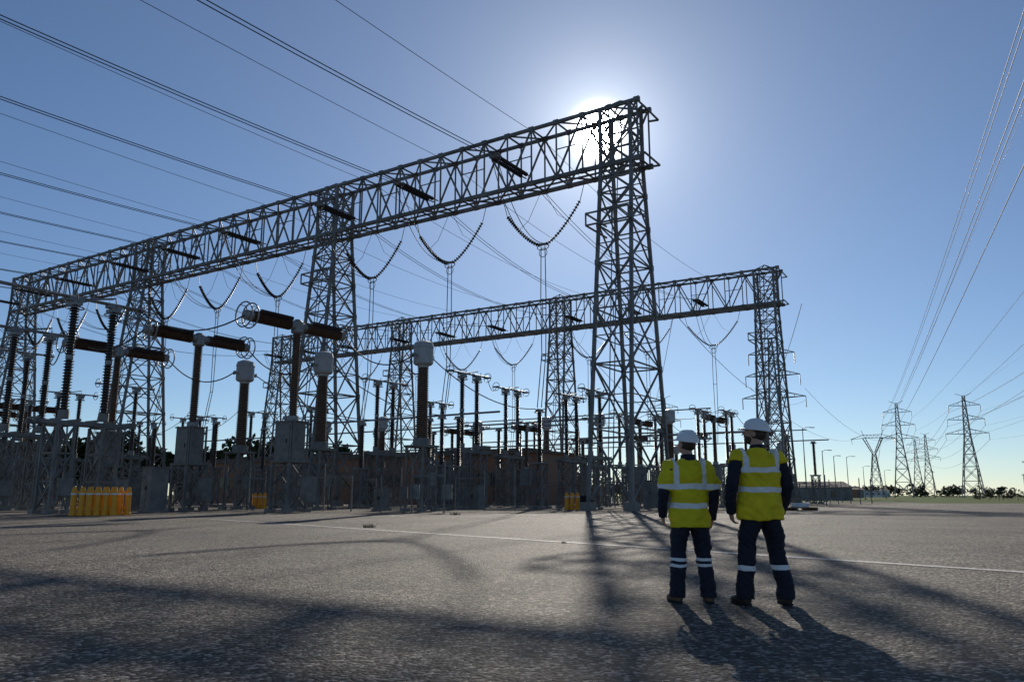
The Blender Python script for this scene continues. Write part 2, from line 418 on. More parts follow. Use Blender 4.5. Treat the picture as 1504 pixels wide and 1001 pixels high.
mb=MB()
mb.cyl(P(25.3,-25,13.4),P(25.3,-62,13.4),.11,'alu',8)
mb.cyl(P(38.5,-22,13.4),P(38.5,-58,13.4),.11,'alu',8)
mb.cyl(P(49,-20,13.4),P(49,-58,13.4),.11,'alu',8)
for w,z,u0,u1 in((-4,7.5,10,30),(36,8.3,0,40),(56,8.3,-2,40),(12,8.2,8,70),(45,12.2,10,60),(66,10.5,3,40),(16,6.2,0,60),(24,9.0,20,42)):
    mb.cyl(P(u0,w,z),P(u1,w,z),.09,'alu',6)
for (u,w),(u2,w2) in zip(CT,BR):
    mb.tube(sagpts(P(u,w-1.1,10.9),P(u2,w2+4.4,12.4),1.3,12),.05,6,'wire')
    mb.tube(sagpts(P(u,w+1.1,10.9),P(u-1.5,1.5,8.2),1.0,12),.04,6,'wire')
for (u,w),(u2,w2) in zip(BR,DS):
    mb.tube(sagpts(P(u,w-4.4,12.4),P(u2,w2+3,13.4),1.2,12),.05,6,'wire')
for u,w,z in((10.8,6.5,10),(20.6,3.5,12.6),(31,3,12.6),(45,7,11.1),(55.5,7,11.1),(65.5,7,11.1)):
    mb.tube(sagpts(P(u-.9,1.5,8.2),P(u,w,z),.5,8),.035,5,'wire')
for u in(9,19,29,40):
    mb.tube(sagpts(P(u,45.5,12),P(u+5.5,43,10.9),.5,8),.035,5,'wire')
    mb.tube(sagpts(P(u,52,12),P(u-1,58,10.0),.6,8),.035,5,'wire')
for a,b in(((20.6,9.5,12.6),(23.5,15.4,12.6)),((31,9,12.6),(33,14.2,11.6)),((10.8,11.5,10),(14,17.2,12))):
    mb.tube(sagpts(P(*a),P(*b),.8,8),.035,5,'wire')
mb.obj('busbars')

mb=MB()
for w,u0,u1 in((-16,6,60),(-8,6,70),(14,-4,40),(33,-6,24),(52,-6,60),(60,-6,40),(75,-2,40)):
    u=u0
    while u<u1:
        mb.bar(P(u,w,0),P(u,w,2.4 if int(u)%2 else 3.2),.1); 
        if random.random()<.5: mb.bar(P(u,w,2.3),P(u+2.6,w,2.3),.1)
        if random.random()<.22:
            c=P(u,w+.3,1.3); mb.box(c,(.6,.4,.9),'cab')
        u+=2.6
mb.obj('cable_supports')
def cabinet(loc,sz,az):
    mb=MB(); a,b,h=sz
    mb.box((0,0,.08),(a+.2,b+.2,.16),'conc'); mb.box((0,0,.16+h/2),(a,b,h),'cab'); mb.box((0,0,h+.2),(a+.12,b+.16,.07),'steel')
    for s in(-1,1): mb.box((s*a*.25,-b/2-.015,.16+h/2),(a*.46,.03,h*.9),'cab'); mb.box((s*.06,-b/2-.05,.2+h/2),(.03,.05,.22),'rubber')
    for i in range(5): mb.box((-a*.25,-b/2-.04,h*.8+i*.05),(a*.3,.02,.02),'steel')
    mb.obj('control_cabinet',loc,az)
cabinet((-26.5,56,0),(1.7,1.0,2.0),AZ); cabinet((-23.6,53.5,0),(1.1,1.2,2.7),AZ); cabinet((-9.3,58,0),(1,.6,1.4),AZ)
cabinet((12.8,74,0),(1.4,1,2.2),AZ); cabinet((-3.0,66,0),(1.2,.8,1.7),AZ); cabinet((-17,63,0),(1.2,.8,1.7),AZ)

def barrier(loc,n,az,h=1.55):
    mb=MB()
    for i in range(n):
        x=(i-(n-1)/2)*.42
        mb.tube([(x,0,0),(x,0,.12),(x,0,.14),(x,0,h-.25),(x,0,h-.12),(x,0,h)],[.2,.2,.17,.15,.12,.08],12,'yellow')
        mb.tube([(x,0,h*.72),(x,0,h*.78)],[.165,.165],12,'white')
    for z in(.35,h*.8): mb.box((0,.0,z),((n-1)*.42,.1,.12),'yellow')
    mb.obj('yellow_safety_barrier',loc,az)
barrier((-22.9,44.5,0),6,R(8)); barrier((-22.6,45.5,0),6,R(5)); barrier((-21.3,68,0),4,R(-10),1.3); barrier((4.6,62,0),3,R(5),1.3)
mb=MB()
for i in range(4): mb.ring((0,0,.14+.27*i),(0,0,1),.38,.14,'rubber',24,10)
mb.obj('tyre_stack',(5.6,61,0))
mb=MB()
for i in range(7): mb.box((0,-.9+.3*i,.2),(3.4,.16,.05),'wood')
for x in(-1.6,0,1.6): mb.box((x,0,.09),(.12,2,.16),'wood')
for x,z in((-.9,.3),(.8,.3),(-.8,.45),(.85,.45)): mb.ring((x,0,z),(0,0,1),.6,.08,'white',24,6)
mb.obj('cable_coil_pallet',(20.5,60,0),.2)

def building():
    e=empty('brick_control_building',P(26,29),AZ)
    L_,D,H=70,9,6.2
    mb=MB(); mb.box((-L_/2,D/2,H/2),(L_,D,H),'brick'); mb.obj('walls',parent=e)
    mb=MB(); mb.box((-L_/2,D/2,H+.15),(L_+.8,D+.8,.3),'roof'); mb.box((-L_/2,D/2,H+.55),(L_-6,D-3,.5),'roof')
    for x in(-12,-30,-52): mb.box((x,D/2,H+1.1),(1.6,1.4,.7),'cab')
    mb.obj('roof',parent=e)
    mb=MB(); md=MB()
    for i in range(13):
        x=-3-i*5.2
        if i in(2,7): 
            md.box((x,-.03,1.3),(1.8,.08,2.6),'cab'); md.box((x,-.06,2.7),(2.0,.1,.12),'white')
        else:
            mb.box((x,-.02,3.1),(2.6,.06,1.5),'glass')
            for dx in(-1.34,0,1.34): mb.box((x+dx,-.05,3.1),(.07,.08,1.6),'cab')
            for dz in(-.79,.79): mb.box((x,-.055,3.1+dz),(2.8,.09,.07),'cab')
    mb.obj('windows',parent=e); md.obj('doors',parent=e)
building()

# ------------------------------------------------------------------ pylons
def pylon_mesh():
    mb=MB(); k='steel_far'
    def hd(z):
        if z<30: t=z/30; a=4.6*(1-t)+1.4*t
        else: t=(z-30)/20; a=1.4*(1-t)+.5*t
        return(a,a)
    lattice(mb,[0,8,15,21,26,30,34,38,42,46,50],hd,.42,.24,k)
    for z,l in((31,9.5),(38,8.2),(45,7)):
        for s in(-1,1):
            a,_=hd(z); b,_=hd(z+2.4)
            tip=Vector((s*l,0,z+.3))
            for y in(-a,a): mb.bar((s*a,y,z),tip,.25,k); mb.bar((s*b,y*b/a,z+2.4),tip,.22,k)
            for t in(.3,.6):
                p0=Vector((s*a,0,z)).lerp(tip,t); p1=Vector((s*b,0,z+2.4)).lerp(tip,t); mb.bar(p0,p1,.16,k)
                mb.bar(Vector((s*a,-a,z)).lerp(tip,t),Vector((s*a,a,z)).lerp(tip,t),.16,k)
            mb.ribs([(s*l,0,z+.2),(s*l,0,z-3.2)],.1,.22,.3,'black',6)
    for s in(-1,1): mb.bar((s*.5,0,50),(s*3.5,0,51.2),.22,k)
    return mb.mesh('pylon')
def cathead_mesh():
    mb=MB(); k='steel_far'
    lattice(mb,[0,7,13,18,22,25],lambda z:(3.6*(1-z/25)+.9*z/25,)*2,.36,.22,k)
    for s in(-1,1):
        for y in(-.8,.8):
            mb.bar((s*.9,y,25),(s*5.5,y,34),.36,k); mb.bar((s*.4,y,25.5),(s*4,y,34),.26,k)
        for t in(.2,.4,.6,.8): mb.bar((s*(.9+4.6*t),0,25+9*t),(s*(.4+3.6*t),0,25.5+8.5*t),.2,k)
        mb.bar((s*5.5,0,34),(s*12,0,33.6),.3,k); mb.bar((s*4.5,0,36),(s*12,0,33.6),.3,k); mb.bar((s*4.8,0,35.5),(s*6,0,38.5),.25,k)
        mb.ribs([(s*11.5,0,33.5),(s*11.5,0,30.5)],.1,.22,.3,'black',6)
    mb.bar((-5.5,0,34),(5.5,0,34),.34,k); mb.bar((-4.8,0,35.8),(4.8,0,35.8),.3,k)
    for i in range(10): mb.bar((-5+i,0,34 if i%2 else 35.8),(-4+i,0,35.8 if i%2 else 34),.18,k)
    return mb.mesh('cathead_pylon')
py=pylon_mesh(); ch=cathead_mesh()
def line(far,near,name,bundles=True):
    dr=(far-near).normalized(); perp=Vector((dr.y,-dr.x,0)); az=math.atan2(perp.y,perp.x)
    end=far+dr*340
    for p in(far,near): place('transmission_pylon',py,p,az)
    mb=MB()
    for z,l in((31,9.5),(38,8.2),(45,7)):
        for s in(-1,1):
            a=far+perp*(s*l)+Vector((0,0,z-3)); b=near+perp*(s*l)+Vector((0,0,z-3)); c=end+perp*(s*l)+Vector((0,0,z-3))
            for o in((-.2,.2) if s<0 and z>35 else (0,)): mb.tube(sagpts(a+perp*o,b+perp*o,7,50),.036,4,'wire')
            mb.tube(sagpts(a,c,8,20),.07,4,'wire')
    mb.tube(sagpts(far+Vector((0,0,51)),near+Vector((0,0,51)),6,50),.022,4,'wire')
    mb.obj(name)
    return az,end
azl,_=line(Vector((208,430,0)),Vector((-22,-104,0)),'transmission_line_cables')
_,endA=line(Vector((226,397,0)),Vector((12,-115,0)),'transmission_line_cables')
place('transmission_pylon',py,endA,azl)
for x,y,s,me,n in((178,395,.85,ch,'cathead_pylon'),(320,620,.95,py,'transmission_pylon'),(86.5,262,1.05,py,'transmission_pylon'),(66,345,.85,py,'transmission_pylon')):
    place(n,me,(x,y,0),azl if n[0]=='t' else AZ,sc=s)
mb=MB()
for l in(-9,9):
    mb.tube(sagpts(Vector((88+l,262,32)),P2(6+l,3,27.6),6,20),.045,4,'wire')
    mb.tube(sagpts(Vector((88+l,262,36)),Vector((178+l,395,28)),6,20),.05,4,'wire')
    mb.tube(sagpts(Vector((66+l,345,34)),P2(25+l,3,27.6),6,20),.05,4,'wire')
mb.obj('distant_line_cables')
for u in(20,54,87): place('transmission_pylon',py,P(u,-156),AZ,sc=(1.1,1,.8))

# ------------------------------------------------------------------ poles, distant buildings, vegetation
def lamp(x,y,h):
    mb=MB(); mb.tube([(0,0,0),(0,0,h)],[.12,.06],8,'steel'); mb.tube([(0,0,h-.2),(.5,0,h+.1),(1.5,0,h+.15)],.05,6,'steel'); mb.box((1.7,0,h+.1),(.7,.25,.12),'cab'); mb.box((0,0,.1),(.5,.5,.2),'conc')
    mb.obj('street_lamp',(x,y,0),random.uniform(-.6,.6))
for x,y,h in((48,132,12),(56,145,9),(66,165,9),(79,190,10),(98,225,9),(120,260,9),(64,190,10)): lamp(x,y,h)
def pole(x,y,h):
    mb=MB(); mb.tube([(0,0,0),(0,0,h)],[.17,.11],8,'wood'); mb.box((0,0,h-.6),(2.2,.12,.14),'wood')
    for s in(-1,-.4,.4,1): mb.cyl((s,0,h-.5),(s,0,h-.25),.05,'white',6)
    mb.obj('power_pole',(x,y,0),.5)
for x,y,h in((112,175,8.5),(116,182,9),(150,260,10),(172,330,11),(190,300,9)): pole(x,y,h)
def shed(name,x,y,a,b,h,az,k):
    e=empty(name,(x,y,0),az)
    m=MB(); m.box((0,0,h/2),(a,b,h),k); m.obj('walls',parent=e)
    m=MB()
    mi=m.mi('roof')
    for xx in(-a/2-.3,a/2+.3):
        m.v+= [Vector((xx,-b/2-.3,h)),Vector((xx,b/2+.3,h)),Vector((xx,0,h+b*.16))]
    for q in((0,2,5,3),(2,1,4,5),(0,1,2),(5,4,3),(0,3,4,1)): m.f.append(q); m.m.append(mi)
    m.obj('roof',parent=e)
    m=MB(); n=int(a/4)
    for i in range(n): m.box((-a/2+2+i*4,-b/2-.03,h*.5),(1.6,.06,1.2),'glass')
    m.obj('windows',parent=e)
    m=MB(); m.box((a*.5-1.2,-b/2-.05,1.1),(1,.08,2.2),'cab'); m.obj('door',parent=e)
shed('storage_shed',66,178,14,8,2.8,.1,'cab'); shed('brick_shed',140,350,20,9,3.5,.1,'brick'); shed('storage_shed',225,520,30,12,4,.2,'white')

def foliage(name,trees,leaves,ls):
    mb=MB(); mi=mb.mi('leaf')
    for (x,y,h,r) in trees:
        mb.tube([(x,y,0),(x+random.uniform(-.3,.3),y,h*.35),(x,y,h*.7)],[h*.03,h*.022,h*.01],6,'bark')
        cl=[]
        for _ in range(11):
            a=random.uniform(0,6.28); q=random.uniform(.1,.85)*r; z=h*random.uniform(.3,.88)
            c=Vector((x+q*math.cos(a),y+q*math.sin(a),z)); cl.append((c,r*random.uniform(.22,.42)))
            mb.tube([(x,y,h*.35),c],[h*.012,h*.004],4,'bark')
        for _ in range(leaves):
            c,cr=random.choice(cl)
            d=Vector((random.gauss(0,1),random.gauss(0,1),random.gauss(0,.75)))
            d=d.normalized()*cr*(random.random()**.4)
            p=c+d
            if p.z<.1: p.z=.1
            a=Vector((random.gauss(0,1),random.gauss(0,1),random.gauss(0,1))).normalized(); b=a.orthogonal().normalized()
            s=ls*random.uniform(.6,1.4); base=len(mb.v)
            mb.v+= [p-a*s,p+b*s*.6,p+a*s,p-b*s*.6]; mb.f.append((base,base+1,base+2,base+3)); mb.m.append(mi)
    return mb.obj(name)
tr=[]
for i in range(52):
    t=i/51; tr.append((-155+t*118+random.uniform(-2,2),150+t*38+random.uniform(-6,6),random.uniform(10,17)*(1-.15*t),random.uniform(4.5,7)))
foliage('tree_belt',tr,650,.65)
tr=[(102,152,4.2,2.6),(104.5,153,3.6,2.2),(100.5,151.5,2.4,1.5)]
foliage('bushy_tree',tr,900,.16)
tr=[(106+i*2.2,184,random.uniform(1.5,2.6),1.4) for i in range(5)]; foliage('shrub_row',tr,260,.18)
tr=[]
for i in range(120):
    t=i/119; tr.append((40+t*640,560+random.uniform(-30,60)-t*60,random.uniform(4,8.5),random.uniform(4,8)))
foliage('distant_tree_line',tr,90,1.1)
tr=[]
for i in range(60):
    t=i/59; tr.append((-560+t*620,420+random.uniform(-20,40)+t*60,random.uniform(7,13),random.uniform(6,9)))
foliage('distant_tree_line',tr,90,1.5)
mb=MB(); mb.mi('leaf')
for (x,y,s) in((-4.9,28,.16),(-3.2,46,.22),(1.2,18.9,.04)):
    for _ in range(50):
        a=random.uniform(0,6.28); q=random.random()*s*1.4; p=Vector((x+q*math.cos(a),y+q*math.sin(a)*.8,0.006)); h=s*random.uniform(.3,1)
        b=len(mb.v); d=Vector((math.cos(a)*h*.5,math.sin(a)*h*.5,h)); w=Vector((.012,.006,0))
        mb.v+=[p-w,p+w,p+d]; mb.f.append((b,b+1,b+2)); mb.m.append(0)
mb.obj('weed_tufts')

# ------------------------------------------------------------------ ground
def sheet(name,pts,z,k):
    me=bpy.data.meshes.new(name); me.from_pydata([(p[0],p[1],z) for p in pts],[],[tuple(range(len(pts)))]); me.materials.append(M[k]); me.update()
    return place(name,me)
sheet('ground',[(-6000,-3000),(6000,-3000),(6000,9000),(-6000,9000)],0,'grass')
sheet('asphalt_pavement',[(-220,-200),(220,-200),(220,110),(60,112),(20,150),(-220,150)],.004,'asphalt')
sheet('switchyard_gravel',[tuple(P(-6,-9)[:2]),tuple(P(-9,85)[:2]),tuple(P(125,85)[:2]),tuple(P(125,-30)[:2]),tuple(P(40,-32)[:2]),tuple(P(16,-25)[:2])],.008,'gravel')
a=Vector((-14,37.8,0)); b=Vector((20.4,-4.2,0)); d=(b-a).normalized(); n=Vector((-d.y,d.x,0))*.12
sheet('painted_line',[tuple((a-n)[:2]),tuple((b-n)[:2]),tuple((b+n)[:2]),tuple((a+n)[:2])],.012,'line')

# ------------------------------------------------------------------ workers
def band_mat(name,base,bands,braces=None,rough=.8):
    m,nt,b=newmat(name); N=nt.nodes; L=nt.links
    tc=N.new('ShaderNodeTexCoord'); sp=N.new('ShaderNodeSeparateXYZ'); L.new(tc.outputs['Object'],sp.inputs[0])
    def mth(op,a,bb):
        n=N.new('ShaderNodeMath'); n.operation=op
        for i,v in enumerate((a,bb)):
            if v is None: continue
            if isinstance(v,(int,float)): n.inputs[i].default_value=v
            else: L.new(v,n.inputs[i])
        return n.outputs[0]
    nz=N.new('ShaderNodeTexNoise'); nz.inputs['Scale'].default_value=5; L.new(tc.outputs['Object'],nz.inputs['Vector'])
    zz=mth('ADD',sp.outputs[2],mth('MULTIPLY',mth('SUBTRACT',nz.outputs['Fac'],.5),.045))
    mask=None
    for z0,z1 in bands:
        q=mth('MULTIPLY',mth('GREATER_THAN',zz,z0),mth('LESS_THAN',zz,z1)); mask=q if mask is None else mth('MAXIMUM',mask,q)
    if braces:
        x0,x1,zb=braces; ax=mth('ABSOLUTE',sp.outputs[0],None)
        q=mth('MULTIPLY',mth('MULTIPLY',mth('GREATER_THAN',ax,x0),mth('LESS_THAN',ax,x1)),mth('GREATER_THAN',sp.outputs[2],zb)); mask=mth('MAXIMUM',mask,q)
    n2=N.new('ShaderNodeTexNoise'); n2.inputs['Scale'].default_value=7; n2.inputs['Detail'].default_value=5; L.new(tc.outputs['Object'],n2.inputs['Vector'])
    r=N.new('ShaderNodeValToRGB'); r.color_ramp.elements[0].position=.3; r.color_ramp.elements[1].position=.7
    r.color_ramp.elements[0].color=(*[c*.78 for c in base],1); r.color_ramp.elements[1].color=(*[min(1,c*1.1) for c in base],1)
    L.new(n2.outputs['Fac'],r.inputs['Fac'])
    mx=N.new('ShaderNodeMix'); mx.data_type='RGBA'; mx.inputs[7].default_value=(.85,.85,.84,1); L.new(r.outputs['Color'],mx.inputs[6])
    L.new(mask,mx.inputs[0])
    L.new(mx.outputs[2],b.inputs['Base Color']); b.inputs['Roughness'].default_value=rough
    bp=N.new('ShaderNodeBump'); bp.inputs['Strength'].default_value=.6; bp.inputs['Distance'].default_value=.035
    L.new(n2.outputs['Fac'],bp.inputs['Height']); L.new(bp.outputs['Normal'],b.inputs['Normal'])
    return m
M['skin']=simple('skin',(0.50,0.29,0.20),.55,0,.08,9)
M['hair']=simple('hair',(0.05,0.03,0.02),.7,0,.3,30)
M['helmet']=simple('hard_hat_plastic',(0.85,0.85,0.84),.3,0,.03,5)
M['boot']=simple('boot_leather',(0.045,0.03,0.02),.6,0,.3,10)
M['boot_tan']=simple('tan_boot_leather',(0.16,0.09,0.045),.6,0,.3,10)
M['eye']=simple('eye',(0.6,0.6,0.6),.2,0,.05,5)
M['lip']=simple('lip',(0.35,0.14,0.11),.5,0,.05,5)

def remesh(mb,name,parent,voxel,mats=None,fold=0,fscale=7,smooth_it=4,zone=None,seed=0):
    me0=mb.mesh(name+'_src'); me0.materials.clear()
    o=bpy.data.objects.new(name+'_src',me0); col.objects.link(o)
    md=o.modifiers.new('r','REMESH'); md.mode='VOXEL'; md.voxel_size=voxel
    s=o.modifiers.new('s','SMOOTH'); s.factor=.6; s.iterations=smooth_it
    dg=bpy.context.evaluated_depsgraph_get(); dg.update()
    me=bpy.data.meshes.new_from_object(o.evaluated_get(dg)); me.name=name
    bpy.data.objects.remove(o)
    if fold:
        nn=[v.normal.copy() for v in me.vertices]
        for v,n in zip(me.vertices,nn):
            c=v.co; q=Vector((c.x*fscale+c.z*3,c.y*fscale,c.z*fscale*1.6+seed-abs(c.x)*5))
            f=noise.noise(q)+.6*noise.noise(q*2.3)
            v.co=c+n*(f*fold)
    me.materials.clear()
    for k in mats: me.materials.append(M[k])
    for p in me.polygons:
        p.use_smooth=True
        p.material_index=zone(p.center) if zone else 0
    me.update()
    return place(name,me,parent=parent)

def worker(loc,rz,S,kind):
    e=empty('worker_in_hi_vis',loc,rz); e.scale=(S,S,S)
    A=kind=='a'
    fs=.155 if A else .195
    tw=1.03 if A else 1.12
    hem=.765 if A else .80
    body=MB(); K='skin'
    for s in(-1,1):
        kn=Vector((s*(fs*.45+.062),.025,.51)); an=Vector((s*fs,-.01+(0.03 if s<0 else -.02),.10))
        body.tube([(s*.085,0,.98),(s*.092,0,.88),(s*.098,.005,.76),(kn.x*.98,kn.y*.7,.63),kn,(kn.x*.5+an.x*.5,kn.y*.2-.005,.34),(an.x,an.y-.005,.19),(an.x,an.y,.06)],
            [(.085,.105),(.098,.118),(.100,.116),(.092,.102),(.083,.090),(.083,.090),(.080,.086),(.084,.096)],18,K,ref=(0,1,0))
    body.tube([(0,0,.86),(0,0,.95),(0,0,1.05),(0,.005,1.18),(0,.0,1.32),(0,-.005,1.41),(0,-.01,1.47)],
        [(.13,.10),(.15,.105),(.14,.10),(.15,.105),(.17,.11),(.15,.085),(.075,.07)],22,K,ref=(0,1,0))
    if A: arms={-1:[(-.19,0,1.405),(-.245,-.02,1.26),(-.275,-.03,1.13),(-.283,.03,1.0),(-.268,.085,.885)],
                 1:[(.19,0,1.405),(.245,-.02,1.26),(.268,-.035,1.12),(.262,.0,.98),(.25,.04,.855)]}
    else: arms={-1:[(-.205,0,1.405),(-.265,-.035,1.27),(-.305,-.06,1.135),(-.308,-.01,1.0),(-.28,.05,.875)],
                 1:[(.205,0,1.405),(.26,-.02,1.26),(.285,-.03,1.125),(.28,.03,.99),(.255,.09,.87)]}
    for s in(-1,1):
        body.tube(arms[s],[(.068,.072),(.064,.068),(.060,.063),(.053,.056),(.044,.046)],14,K,ref=(0,1,0))
        body.ell(arms[s][0],(.068,.068,.062),K)
    yaw,pit=(R(28),R(14)) if A else (R(52),R(12))
    hr=Matrix.Rotation(yaw,3,'Z')@Matrix.Rotation(pit,3,'X')
    hc=Vector((0,.02,1.64)); T=lambda p: hc+hr@Vector(p)
    body.tube([(0,-.012,1.42),(0,-.005,1.50),T((0,-.012,-.05))],[(.066,.066),(.058,.06),(.056,.06)],16,K,ref=(0,1,0))
    body.ell(T((0,-.012,.022)),(.077,.096,.092),K,20,14,hr)
    body.ell(T((0,.022,-.04)),(.062,.070,.078),K,18,12,hr)
    body.ell(T((0,.062,-.088)),(.030,.026,.024),K,12,8,hr)
    body.ell(T((0,.078,.018)),(.048,.020,.014),K,12,8,hr)
    body.tube([T((0,.088,.012)),T((0,.108,-.018)),T((0,.112,-.03))],[.010,.014,.015],8,K)
    for s in(-1,1):
        body.ell(T((s*.079,-.008,-.012)),(.010,.019,.031),K,10,8,hr)
        body.ell(T((s*.042,.068,-.028)),(.02,.018,.018),K,10,8,hr)
    def zone(c): 
        if (c-hc).length<.125 or (c.z>1.462 and abs(c.x)<.085): return 1
        return 0
    nm='trousers_'+kind
    if A: M[nm]=band_mat('navy_workwear_a',(.010,.013,.030),[(.425,.455),(.365,.395)])
    else: M[nm]=band_mat('navy_workwear_b',(.008,.010,.024),[(.325,.372)])
    body=remesh(body,'body',e,.0075,[nm,'skin'],zone=zone,smooth_it=5,fold=0)
    me=body.data
    nn=[v.normal.copy() for v in me.vertices]
    for v,n in zip(me.vertices,nn):
        c=v.co
        if zone(c)==0:
            leg=c.z<.95 and abs(c.x)<.24
            if leg:
                amp=.013*max(0,min(1,(hem-.02-c.z)/.06))
                q=Vector((c.x*9+c.z*4,c.y*7,c.z*15-abs(c.x)*14+(3 if A else 9)))
            else: amp=.009; q=Vector((c.x*9,c.y*9,c.z*20-c.x*10))
            v.co=c+n*((noise.noise(q)+.6*noise.noise(q*2.1))*amp)
    v=MB()
    hw=.198*tw
    v.tube([(0,0,hem),(0,0,hem+.02),(0,0,.95),(0,0,1.08),(0,.005,1.20),(0,0,1.32),(0,-.005,1.40),(0,-.01,1.455),(0,-.012,1.49)],
        [(hw*1.06,.162),(hw*1.06,.166),(hw*1.02,.158),(hw*.97,.147),(hw*1.0,.147),(.208*tw,.150),(.192*tw,.122),(.118,.09),(.078,.075)],26,K,ref=(0,1,0))
    for s in(-1,1):
        a=arms[s]
        if A: v.tube([Vector(a[0])-Vector((s*.05,0,-.005)),a[0],a[1],Vector(a[1]).lerp(Vector(a[2]),.85)],[(.085,.09),(.084,.088),(.080,.083),(.078,.080)],16,K,ref=(0,1,0))
        else: v.tube([Vector(a[0])-Vector((s*.06,0,-.005)),a[0],Vector(a[0]).lerp(Vector(a[1]),.45)],[(.09,.10),(.083,.088),(.078,.082)],16,K,ref=(0,1,0))
    vm='vest_'+kind
    if A: M[vm]=band_mat('hi_vis_fabric_a',(.76,.63,.01),[(.965,1.02),(1.165,1.22)],(.125,.175,1.2))
    else: M[vm]=band_mat('hi_vis_fabric_b',(.80,.62,.01),[(1.065,1.118),(1.255,1.308)],(.135,.185,1.28))
    remesh(v,'hi_vis_vest',e,.0075,[vm],fold=.019,fscale=5.5,smooth_it=3,seed=2 if A else 17)
    c=MB(); c.tube([(0,-.012,1.455),(0,-.01,1.50),(0,-.008,1.525)],[(.088,.084),(.076,.075),(.074,.074)],18,K,ref=(0,1,0))
    remesh(c,'collar',e,.006,[nm])
    b=MB()
    for s in(-1,1):
        x,y=s*fs,(0.03 if s<0 else -.02)-.01
        dx=s*.035
        b.tube([(x,y-.075,.05),(x,y-.05,.055),(x+dx*.4,y+.05,.055),(x+dx*.8,y+.13,.045),(x+dx,y+.185,.038),(x+dx*1.1,y+.205,.035)],[(.03,.042),(.044,.055),(.046,.056),(.052,.045),(.045,.037),(.02,.022)],14,K,ref=(0,0,1))
        b.tube([(x,y-.015,.04),(x,y-.01,.17)],[.055,.06],12,K)
    remesh(b,'boots',e,.007,['boot_tan' if A else 'boot'])
    b=MB()
    for s in(-1,1):
        x,y=s*fs,(0.03 if s<0 else -.02)-.01; dx=s*.035
        b.tube([(x,y-.085,.013),(x,y-.05,.013),(x+dx*.4,y+.05,.013),(x+dx*.8,y+.13,.013),(x+dx,y+.195,.013),(x+dx*1.1,y+.215,.013)],[(.03,.013),(.048,.013),(.046,.013),(.056,.013),(.045,.013),(.02,.013)],14,'rubber',ref=(0,0,1))
    b.obj('soles',parent=e)
    for s in(-1,1):
        w=Vector(arms[s][-1]); dv=(w-Vector(arms[s][-2])).normalized()
        h=MB()
        zq=(-dv); xq=Vector((0,1,0)).cross(zq).normalized(); yq=zq.cross(xq).normalized()
        mt=Matrix((xq,yq,zq)).transposed()
        G=lambda p: w+mt@Vector((-s*p[0],p[1],p[2]))
        h.tube([G((0,0,.03)),G((0,0,-.012)),G((0,.002,-.05)),G((.006,0,-.095))],[(.026,.022),(.030,.020),(.040,.017),(.041,.014)],14,K,ref=tuple(mt@Vector((1,0,0))))
        for yo,ln,cu in((.031,.070,.25),(.0105,.079,.32),(-.0105,.073,.40),(-.031,.057,.5)):
            p=Vector((.006,yo,-.088)); an=.12; pts=[G(p)]
            for f in(.45,.32,.23):
                an+=cu; p=p+Vector((math.sin(an)*ln*f,yo*.12*f,-math.cos(an)*ln*f)); pts.append(G(p))
            h.tube(pts,[.0092,.0088,.008,.0062],8,K)
        h.tube([G((0,.024,-.02)),G((.012,.045,-.045)),G((.02,.054,-.07)),G((.024,.052,-.092))],[.014,.0115,.0098,.007],8,K)
        remesh(h,'hand',e,.0034,['skin'],smooth_it=2)
        cu=MB(); cu.tube([w-dv*.05,w+dv*.012],[(.047,.049),(.046,.047)],14,K,ref=(0,1,0)); remesh(cu,'cuff',e,.006,[nm],smooth_it=1)
    h=MB(); hh='helmet'; hat=T((0,-.008,.050)); hm=hr@Matrix.Rotation(R(-4),3,'X')
    h.ell(hat,(.108,.130,.098),hh,32,20,hm,zmin=0)
    rows=[((.108,.130),0.0),((.113,.136),-.008),((.118,.143),-.012),((.117,.142),-.019),((.106,.128),-.014)]
    base=len(h.v); n=32
    for (rx,ry),z in rows:
        for j in range(n):
            t=2*math.pi*j/n; peak=.045*max(0,math.sin(t))**2 if rx>.112 else 0
            h.v.append(hat+hm@Vector((rx*math.cos(t),ry*math.sin(t)+peak,z-peak*.25)))
    for i in range(len(rows)-1):
        for j in range(n):
            j2=(j+1)%n; h.f.append((base+i*n+j,base+(i+1)*n+j,base+(i+1)*n+j2,base+i*n+j2)); h.m.append(0)
    for x in(-.035,0,.035):
        pts=[hat+hm@Vector((x,.126*math.cos(t)*.97,.098*math.sin(t)*(1-abs(x)*1.1)+.003)) for t in [R(18+i*12) for i in range(13)]]
        h.tube(pts,[.004]+[.0075]*11+[.004],6,hh)
    h.obj('hard_hat',parent=e,smooth=True)
    h=MB(); h.ell(T((0,-.020,.010)),(.081,.096,.088),'hair',20,14,hr); 
    if not A:
        h.ell(T((0,.034,-.058)),(.063,.066,.062),'hair',18,12,hr)
    ho=remesh(h,'hair',e,.006,['hair'],smooth_it=2)
    inv=hr.inverted()
    bm=bmesh.new(); bm.from_mesh(ho.data)
    def kill(c):
        q=inv@(c-hc)
        if A: return q.y>.0-.3*q.z or q.z<-.075
        return (q.y>.01 and q.z>-.03) or (q.y>.095)
    bmesh.ops.delete(bm,geom=[f for f in bm.faces if kill(f.calc_center_median())],context='FACES'); bm.to_mesh(ho.data); bm.free()
    f=MB()
    for s in(-1,1):
        f.ell(T((s*.031,.079,.0)),(.011,.010,.008),'eye',10,8,hr); f.ell(T((s*.031,.088,.0)),(.005,.003,.005),'rubber',8,6,hr)
        f.tube([T((s*.018,.094,.017)),T((s*.045,.084,.018))],[.005,.003],6,'hair')
    f.tube([T((-.022,.088,-.058)),T((0,.095,-.057)),T((.022,.088,-.058))],[.003,.006,.003],6,'lip')
    f.obj('face',parent=e,smooth=True)
